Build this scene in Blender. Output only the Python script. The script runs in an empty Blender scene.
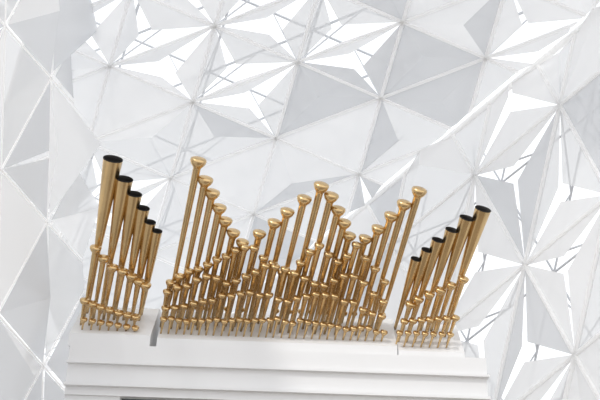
import bpy, bmesh, math, random
import numpy as np
from mathutils import Vector, Matrix
random.seed(8)
scene=bpy.context.scene
scene.view_settings.view_transform='Standard'

# ------------------------------------------------------------ camera
CAM=np.array([0,0,1.6]); F=900.0
pitch=math.radians(25); roll=math.radians(2.0)
fwd=np.array([0,math.cos(pitch),math.sin(pitch)])
up0=np.array([0,-math.sin(pitch),math.cos(pitch)])
r0=np.array([1.0,0,0])
right=r0*math.cos(roll)+up0*math.sin(roll)
up=-r0*math.sin(roll)+up0*math.cos(roll)
cd=bpy.data.cameras.new('camera'); cam=bpy.data.objects.new('camera',cd)
scene.collection.objects.link(cam); scene.camera=cam
cd.sensor_width=36; cd.lens=F/600*36; cd.clip_end=500
M=Matrix(((right[0],up[0],-fwd[0],CAM[0]),(right[1],up[1],-fwd[1],CAM[1]),(right[2],up[2],-fwd[2],CAM[2]),(0,0,0,1)))
cam.matrix_world=M
def ray(px,py):            # survey sight line, unit depth
    return fwd+right*(px-300)/F-up*(py-200)/F
def atY(px,py,Y):
    r=ray(px,py); return CAM+r*(Y-CAM[1])/r[1]

# ------------------------------------------------------------ materials
def mat(name,col,rough=.5,metal=0.0,trans=0.0,clear=0.0,noise=0.0,nscale=3.0):
    m=bpy.data.materials.new(name); m.use_nodes=True
    nt=m.node_tree; n=nt.nodes; l=nt.links
    b=n['Principled BSDF']; out=n['Material Output']
    b.inputs['Base Color'].default_value=(*col,1); b.inputs['Roughness'].default_value=rough
    b.inputs['Metallic'].default_value=metal
    if noise>0:
        tc=n.new('ShaderNodeTexCoord'); nz=n.new('ShaderNodeTexNoise'); nz.inputs['Scale'].default_value=nscale
        mx=n.new('ShaderNodeMix'); mx.data_type='RGBA'
        mx.inputs[6].default_value=(*[c*(1-noise) for c in col],1)
        mx.inputs[7].default_value=(*[min(1,c*(1+noise*.5)) for c in col],1)
        l.new(tc.outputs['Object'],nz.inputs['Vector']); l.new(nz.outputs['Fac'],mx.inputs[0])
        l.new(mx.outputs[2],b.inputs['Base Color'])
    sh=b.outputs[0]
    if trans>0:
        t=n.new('ShaderNodeBsdfTranslucent'); t.inputs[0].default_value=(*col,1)
        a=n.new('ShaderNodeMixShader'); a.inputs[0].default_value=trans
        l.new(sh,a.inputs[1]); l.new(t.outputs[0],a.inputs[2]); sh=a.outputs[0]
    if clear>0:
        t=n.new('ShaderNodeBsdfTransparent')
        a=n.new('ShaderNodeMixShader'); a.inputs[0].default_value=clear
        l.new(sh,a.inputs[1]); l.new(t.outputs[0],a.inputs[2]); sh=a.outputs[0]
    l.new(sh,out.inputs['Surface'])
    return m
P1=mat('panel_white',(.88,.885,.895),.6,trans=.5,clear=.06)
P2=mat('panel_perforated',(.76,.77,.785),.6,trans=.42,clear=.24)
P3=mat('panel_grey',(.70,.715,.74),.6,trans=.4,clear=.06)
FR=mat('frame_white_paint',(.99,.99,.99),.4,trans=.6)
TR=mat('truss_grey_steel',(.66,.68,.71),.5)
BR=mat('brass',(.72,.51,.26),.27,metal=1.0,noise=.25,nscale=2.0)
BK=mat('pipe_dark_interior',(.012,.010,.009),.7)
WH=mat('casework_white_lacquer',(.86,.86,.865),.35,noise=.03,nscale=.6)
DK=mat('recess_shade',(.14,.14,.15),.7)  # dark grey stands in for the shade under the parapet
FL=mat('floor_stone',(.36,.32,.28),.5,noise=.2,nscale=.5)

def mkobj(name,bm,mats,parent=None):
    me=bpy.data.meshes.new(name); bm.to_mesh(me); bm.free()
    for m in mats: me.materials.append(m)
    o=bpy.data.objects.new(name,me); scene.collection.objects.link(o)
    if parent: o.parent=parent
    return o
def empty(name):
    o=bpy.data.objects.new(name,None); scene.collection.objects.link(o); return o

def tube(bm,a,b,r,mi=0,seg=6):
    a=Vector(a); b=Vector(b); d=(b-a)
    if d.length<1e-4: return
    d.normalize(); x=d.orthogonal().normalized(); y=d.cross(x)
    R=[]
    for p in (a,b):
        R.append([bm.verts.new(p+(x*math.cos(k*2*math.pi/seg)+y*math.sin(k*2*math.pi/seg))*r) for k in range(seg)])
    for k in range(seg):
        f=bm.faces.new((R[0][k],R[0][(k+1)%seg],R[1][(k+1)%seg],R[1][k])); f.material_index=mi
    for q in R:
        f=bm.faces.new(q); f.material_index=mi

# ------------------------------------------------------------ lattice shells
class Pl:
    def __init__(s,a,b,c): s.a,s.b,s.c=a,b,c
    def inv(s,x,y): return s.a+s.b*x+s.c*y
    def pt(s,x,y): return Vector(CAM+ray(x,y)/s.inv(x,y))
RW=Pl(.04167-.0000654*600-.0000173*12,.0000654,.0000173)
CE=Pl(.03333-.000017*80,.000017,-.0000413)
LW=Pl(.0714,-.000563,-.0000083)
def wp(pl,pts):
    p,q,r=[pl.pt(*t) for t in pts]
    n=(q-p).cross(r-p).normalized()
    if n.dot(Vector(CAM)-p)<0: n=-n
    return p,n
cw=wp(CE,((300,100),(400,100),(300,0)))
rw=wp(RW,((500,200),(600,200),(500,100)))
lw=wp(LW,((20,100),(60,100),(20,300)))
def shell(name,plane,n,o,a,b,irange,jrange,xlim,ylim,beam,openp,cuts,minv=.012,truss=1.6,lift=.10,weights=(0,0,1,1,2),inset=.05,trussr=.8,opens=(),smax=.5):
    bm=bmesh.new(); edges=set(); nodes={}
    def nd(i,j):
        if (i,j) not in nodes:
            x=o[0]+i*a[0]+j*b[0]; y=o[1]+i*a[1]+j*b[1]
            ok=xlim[0]<=x<=xlim[1] and ylim[0]<=y<=ylim[1] and plane.inv(x,y)>minv
            nodes[(i,j)]=plane.pt(x,y) if ok else None
        return nodes[(i,j)]
    def panel(vs,mi):
        f=bm.faces.new([bm.verts.new(v) for v in vs]); f.material_index=mi
    for i in range(*irange):
        for j in range(*jrange):
            opn=random.random()<openp or (i,j) in opens
            s0=random.choice((.45,.7,1.0))*smax; h0=random.uniform(.3,1)*lift
            shared=(((i,j),(i+1,j+1)))
            for tri in (((i,j),(i+1,j),(i+1,j+1)),((i,j),(i+1,j+1),(i,j+1))):
                T=[nd(*t) for t in tri]
                if any(t is None for t in T): continue
                for k in range(3): edges.add(tuple(sorted((tri[k],tri[(k+1)%3]))))
                G=(T[0]+T[1]+T[2])/3
                size=((T[0]-T[1]).length+(T[1]-T[2]).length+(T[2]-T[0]).length)/3
                base=random.choice(weights)
                Q=[t+(G-t)*inset for t in T]
                if opn:          # petals swung open: paired triangles give a four point star
                    for k in range(3):
                        mid=(T[k]+T[(k+1)%3])/2
                        sh=set((tri[k],tri[(k+1)%3]))==set(shared)
                        if sh: panel((Q[k],Q[(k+1)%3],G+(mid-G)*min(.9,smax*1.35)+n*h0*size*1.2),0)
                        else: panel((Q[k],Q[(k+1)%3],G+(mid-G)*s0*.5+n*h0*size),base)
                elif random.random()<.4:   # flat infill
                    panel(Q,base)
                else:                   # shallow folded pyramid
                    h=random.choice((.05,.07,-.05))*size
                    for k in range(3):
                        panel((Q[k],Q[(k+1)%3],G+n*h),base if random.random()<.7 else random.choice(weights))
    for e in edges:
        tube(bm,nodes[e[0]],nodes[e[1]],beam,3)
    if truss:
        off=-n*truss
        for e in edges:
            A=nodes[e[0]];B=nodes[e[1]]
            m=(A+B)/2
            tube(bm,A+off,B+off,beam*trussr,4,5)
            tube(bm,m+off,A,beam*.45,4,4); tube(bm,m+off,B,beam*.45,4,4)
    for (cp,cn) in cuts+[(Vector((0,0,0)),Vector((0,0,1)))]:
        g=bm.verts[:]+bm.edges[:]+bm.faces[:]
        bmesh.ops.bisect_plane(bm,geom=g,plane_co=cp,plane_no=cn,clear_inner=True)
    return mkobj(name,bm,[P1,P2,P3,FR,TR])
shell('ceiling',CE,cw[1],(298,62),(83,36),(22,-76),(-14,14),(-14,14),(-60,760),(-260,640),.06,.36,[(rw[0]+rw[1]*.2,rw[1])],lift=.09,inset=.05,opens=((0,0),(-1,0),(-2,0),(-1,-1)),smax=.5)
shell('wall_right',RW,rw[1],(525,265),(50,90),(35,-160),(-10,11),(-9,10),(60,900),(-260,700),.065,.16,[(cw[0]+cw[1]*.02,cw[1])],lift=.04,weights=(0,0,1,1,2),inset=.04,opens=((-1,0),(0,0)),smax=.26,truss=1.0,trussr=.5)
shell('wall_left',LW,lw[1],(47,222),(46,52),(-50,92),(-9,9),(-9,9),(-60,101),(-320,700),.022,.25,[cw],lift=.05,truss=0,weights=(0,1,2,2),smax=.4)

# trim along the fold between ceiling and right wall
bm=bmesh.new()
def fold(x):
    y=(CE.a-RW.a+(CE.b-RW.b)*x)/(RW.c-CE.c); return RW.pt(x,y)
tube(bm,fold(150),fold(800),.10,0,8)
mkobj('trim_1',bm,[FR])

# floor
bm=bmesh.new()
for v in ((-60,-40,0),(60,-40,0),(60,70,0),(-60,70,0)): bm.verts.new(v)
bm.faces.new(bm.verts[:]); mkobj('floor',bm,[FL])

# ------------------------------------------------------------ organ
organ=empty('pipe_organ')
VP=(-310,2650)
Dv=-(ray(*VP)); Dv/=np.linalg.norm(Dv)
Y0=19.5
def box(bm,x0,x1,y0,y1,z0,z1,mi=0):
    v=[bm.verts.new(p) for p in ((x0,y0,z0),(x1,y0,z0),(x1,y1,z0),(x0,y1,z0),(x0,y0,z1),(x1,y0,z1),(x1,y1,z1),(x0,y1,z1))]
    for q in ((0,3,2,1),(4,5,6,7),(0,1,5,4),(1,2,6,5),(2,3,7,6),(3,0,4,7)):
        f=bm.faces.new([v[k] for k in q]); f.material_index=mi
def lathe(bm,base,D,prof,seg=16):
    base=Vector(base); D=Vector(D).normalized(); x=D.orthogonal().normalized(); y=D.cross(x)
    prev=None
    for (t,r,mi) in prof:
        c=base+D*t
        ring=[bm.verts.new(c+(x*math.cos(k*2*math.pi/seg)+y*math.sin(k*2*math.pi/seg))*max(r,.0008)) for k in range(seg)]
        if prev:
            for k in range(seg):
                f=bm.faces.new((prev[k],prev[(k+1)%seg],ring[(k+1)%seg],ring[k])); f.material_index=mi; f.smooth=True
        else: bm.faces.new(ring[::-1])
        prev=ring
    f=bm.faces.new(prev); f.material_index=prof[-1][2]
def ball(t,r0,R):
    return [(t-R,r0,0),(t-.8*R,R*.6,0),(t-.35*R,R*.95,0),(t,R,0),(t+.3*R,R*.92,0),(t+.6*R,R*.5,0),(t+.75*R,r0,0)]
def closed(L,rb,rt,R,foot=False):
    p=[(-.08,rb*.7,0)]
    if foot: p+=[(.16,rb*.6,0)]+ball(.26,rb*.6,rb*1.7)+[(.40,rb*.7,0)]
    p+=[(min(.55,L*.4),rb,0)]
    p+=[(L-1.35*R,rt,0),(L-1.25*R,rt*1.1,0),(L-1.1*R,R*.62,0),(L-.85*R,R*.84,0),(L-.55*R,R*.97,0),(L-.3*R,R*1.02,0),(L-.12*R,R*.95,0),(L,R*.68,0),(L+.06*R,R*.3,0),(L+.07*R,0,0)]
    return p
def opened(L,rb,R):
    p=[(-.08,rb*.6,0),(.3,rb*.75,0),(L*.42,rb*1.15,0)]
    p+=[(L-.01,R,0),(L,R*1.02,1),(L+.012,R*1.0,1),(L+.012,R*.97,1),(L-.06,R*.93,1),(L-.25,R*.85,1),(L-.26,0,1)]
    return p
def foot_for(cx,cy,s,z0):
    R=ray(cx,cy); base=np.array([0,Y0+s,z0+s])
    A=np.array([[1,Dv[0],-R[0]],[0,Dv[1],-R[1]],[0,Dv[2],-R[2]]])
    X,t,r=np.linalg.solve(A,CAM-base)
    return (X,base[1],base[2]),t
def interp(keys,x):
    return float(np.interp(x,[k[0] for k in keys],[k[1] for k in keys]))

zL=atY(110,332,Y0)[2]; zM=atY(275,340,Y0)[2]; zR=atY(428,349,Y0)[2]
bm=bmesh.new()
tall=[(199,158),(206,177),(213,190),(220,205),(226,218),(234,230),(243,240),(260,231),(275,220),(288,209),(305,196),(322,183),(332,193),(339,207),(345,220),(350,233),(366,236),(379,226),(392,213),(405,201),(420,188)]
for c in tall:
    f,t=foot_for(*c,.66,zM)
    lathe(bm,f,Dv,closed(t,.046,.07+.016*t/4,.12+.015*t,True))
rows=[(.54,[(171,281),(215,258),(250,243),(288,275),(318,242),(340,262),(358,243),(392,290)],9.3,.044,.068,.115),
      (.40,[(168,292),(205,274),(232,282),(268,264),(300,272),(320,284),(350,270),(388,303)],9.8,.038,.06,.11),
      (.25,[(166,308),(200,300),(245,290),(290,298),(330,292),(390,318)],9.4,.034,.05,.10),
      (.08,[(164,319),(275,318),(386,330)],7.6,.024,.036,.085)]
for s,keys,step,rb,rt,R in rows:
    x=keys[0][0]
    while x<=keys[-1][0]:
        y=interp(keys,x)+random.uniform(-2,2)
        f,t=foot_for(x,y,s,zM)
        if t>.2: lathe(bm,f,Dv,closed(t,rb,rt,R),14)
        x+=step
mkobj('pipes_centre',bm,[BR,BK],organ)
bm=bmesh.new()
for x,y,R in [(113,159,.215),(124.5,179,.19),(134.5,194,.17),(143,208,.15),(150,222,.135),(157,231,.12)]:
    f,t=foot_for(x,y,.62,zL); lathe(bm,f,Dv,opened(t,.065,R),20)
for x,y in [(96,246),(104,256),(113,265),(123,269),(132,274),(139,279),(146,283)]:
    f,t=foot_for(x,y,.42,zL); lathe(bm,f,Dv,closed(t,.044,.066,.13),16)
for x,y in [(85,299),(93,302),(101,305),(110,308),(119,311),(128,313),(136,315)]:
    f,t=foot_for(x,y,.2,zL); lathe(bm,f,Dv,closed(t,.03,.046,.11),14)
for k in range(7):
    f,t=foot_for(84+k*8.6,318+k*1.4,.05,zL); lathe(bm,f,Dv,closed(t,.022,.032,.085),14)
mkobj('pipes_tower_a',bm,[BR,BK],organ)
bm=bmesh.new()
for x,y,R in [(483,209,.18),(467,218,.165),(452,230,.15),(438,240,.14),(427,250,.13),(416,259,.12)]:
    f,t=foot_for(x,y,.62,zR); lathe(bm,f,Dv,opened(t,.055,R),20)
for x,y in [(464,277),(452,283),(441,288),(430,292),(419,297),(411,302)]:
    f,t=foot_for(x,y,.42,zR); lathe(bm,f,Dv,closed(t,.042,.06,.125),16)
for k in range(7):
    f,t=foot_for(456-k*8.5,316+k*.6,.2,zR); lathe(bm,f,Dv,closed(t,.03,.044,.1),14)
for k in range(7):
    f,t=foot_for(451-k*8.5,333-k*.3,.05,zR); lathe(bm,f,Dv,closed(t,.022,.032,.08),14)
mkobj('pipes_tower_b',bm,[BR,BK],organ)

gal=empty('organ_gallery')
zt=min(atY(275,350,19.2)[2],zR-.08,zL-.08)
def chest(name,xa,xb,z0,s0=-.07,s1=.85):
    bm=bmesh.new()
    sec=[(Y0+s0,z0+s0),(Y0+s1,z0+s1),(Y0+s1+.5,z0+s1),(Y0+s1+.5,zt+.003),(Y0+s0,zt+.003)]
    A=[bm.verts.new((xa,y,z)) for y,z in sec]; B=[bm.verts.new((xb,y,z)) for y,z in sec]
    n=len(sec)
    for k in range(n): bm.faces.new((A[k],A[(k+1)%n],B[(k+1)%n],B[k]))
    bm.faces.new(A[::-1]); bm.faces.new(B)
    bmesh.ops.recalc_face_normals(bm,faces=bm.faces[:])
    return mkobj(name,bm,[WH],organ)
xx=lambda px,py:atY(px,py,Y0)[0]
chest('wind_chest_left',xx(70,335),xx(151,335),zL)
chest('wind_chest_centre',xx(157,345),xx(397,345),zM)
chest('wind_chest_right',xx(398,352),xx(464,352),zR)
bm=bmesh.new()
xl=atY(66,370,19.2)[0]; xr=atY(488,380,19.2)[0]
za=atY(275,368,19.2)[2]; zb=atY(275,390,19.2)[2]; zc=atY(275,400,19.2)[2]
box(bm,xl,xr,19.25,22.5,za+.02,zt)
box(bm,xl-.02,xr+.04,19.19,22.5,za-.03,za+.02)
box(bm,xl,xr,19.30,22.5,zb+.03,za-.03)
box(bm,xl-.02,xr+.04,19.22,22.5,zb-.03,zb+.03)
box(bm,xl,xr,19.34,22.5,zc,zb-.03)
mkobj('parapet',bm,[WH],gal)
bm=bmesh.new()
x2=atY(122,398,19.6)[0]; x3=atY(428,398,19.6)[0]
box(bm,x2,x3,19.6,22.5,zc-.5,zc)  # set-back block below the parapet, underside shade painted as dark colour
mkobj('soffit_recess_shade',bm,[DK],gal)
bm=bmesh.new()
box(bm,xl,x2,19.4,22.5,0,zc); box(bm,x3,xr,19.4,22.5,0,zc); box(bm,x2,x3,19.8,22.5,0,zc-.5)
mkobj('support_wall',bm,[WH],gal)

# ------------------------------------------------------------ light
w=bpy.data.worlds.new('world'); scene.world=w; w.use_nodes=True
bg=w.node_tree.nodes['Background']; bg.inputs[0].default_value=(.965,.98,1,1); bg.inputs[1].default_value=1.3
def sun(name,d,e,ang,col):
    s=bpy.data.lights.new(name,'SUN'); s.energy=e; s.angle=math.radians(ang); s.color=col
    o=bpy.data.objects.new(name,s); scene.collection.objects.link(o)
    o.rotation_euler=Vector(d).to_track_quat('-Z','Y').to_euler(); o.location=(0,-5,25)
sun('sun',(.45,.75,-.8),.9,3,(1,.97,.92))
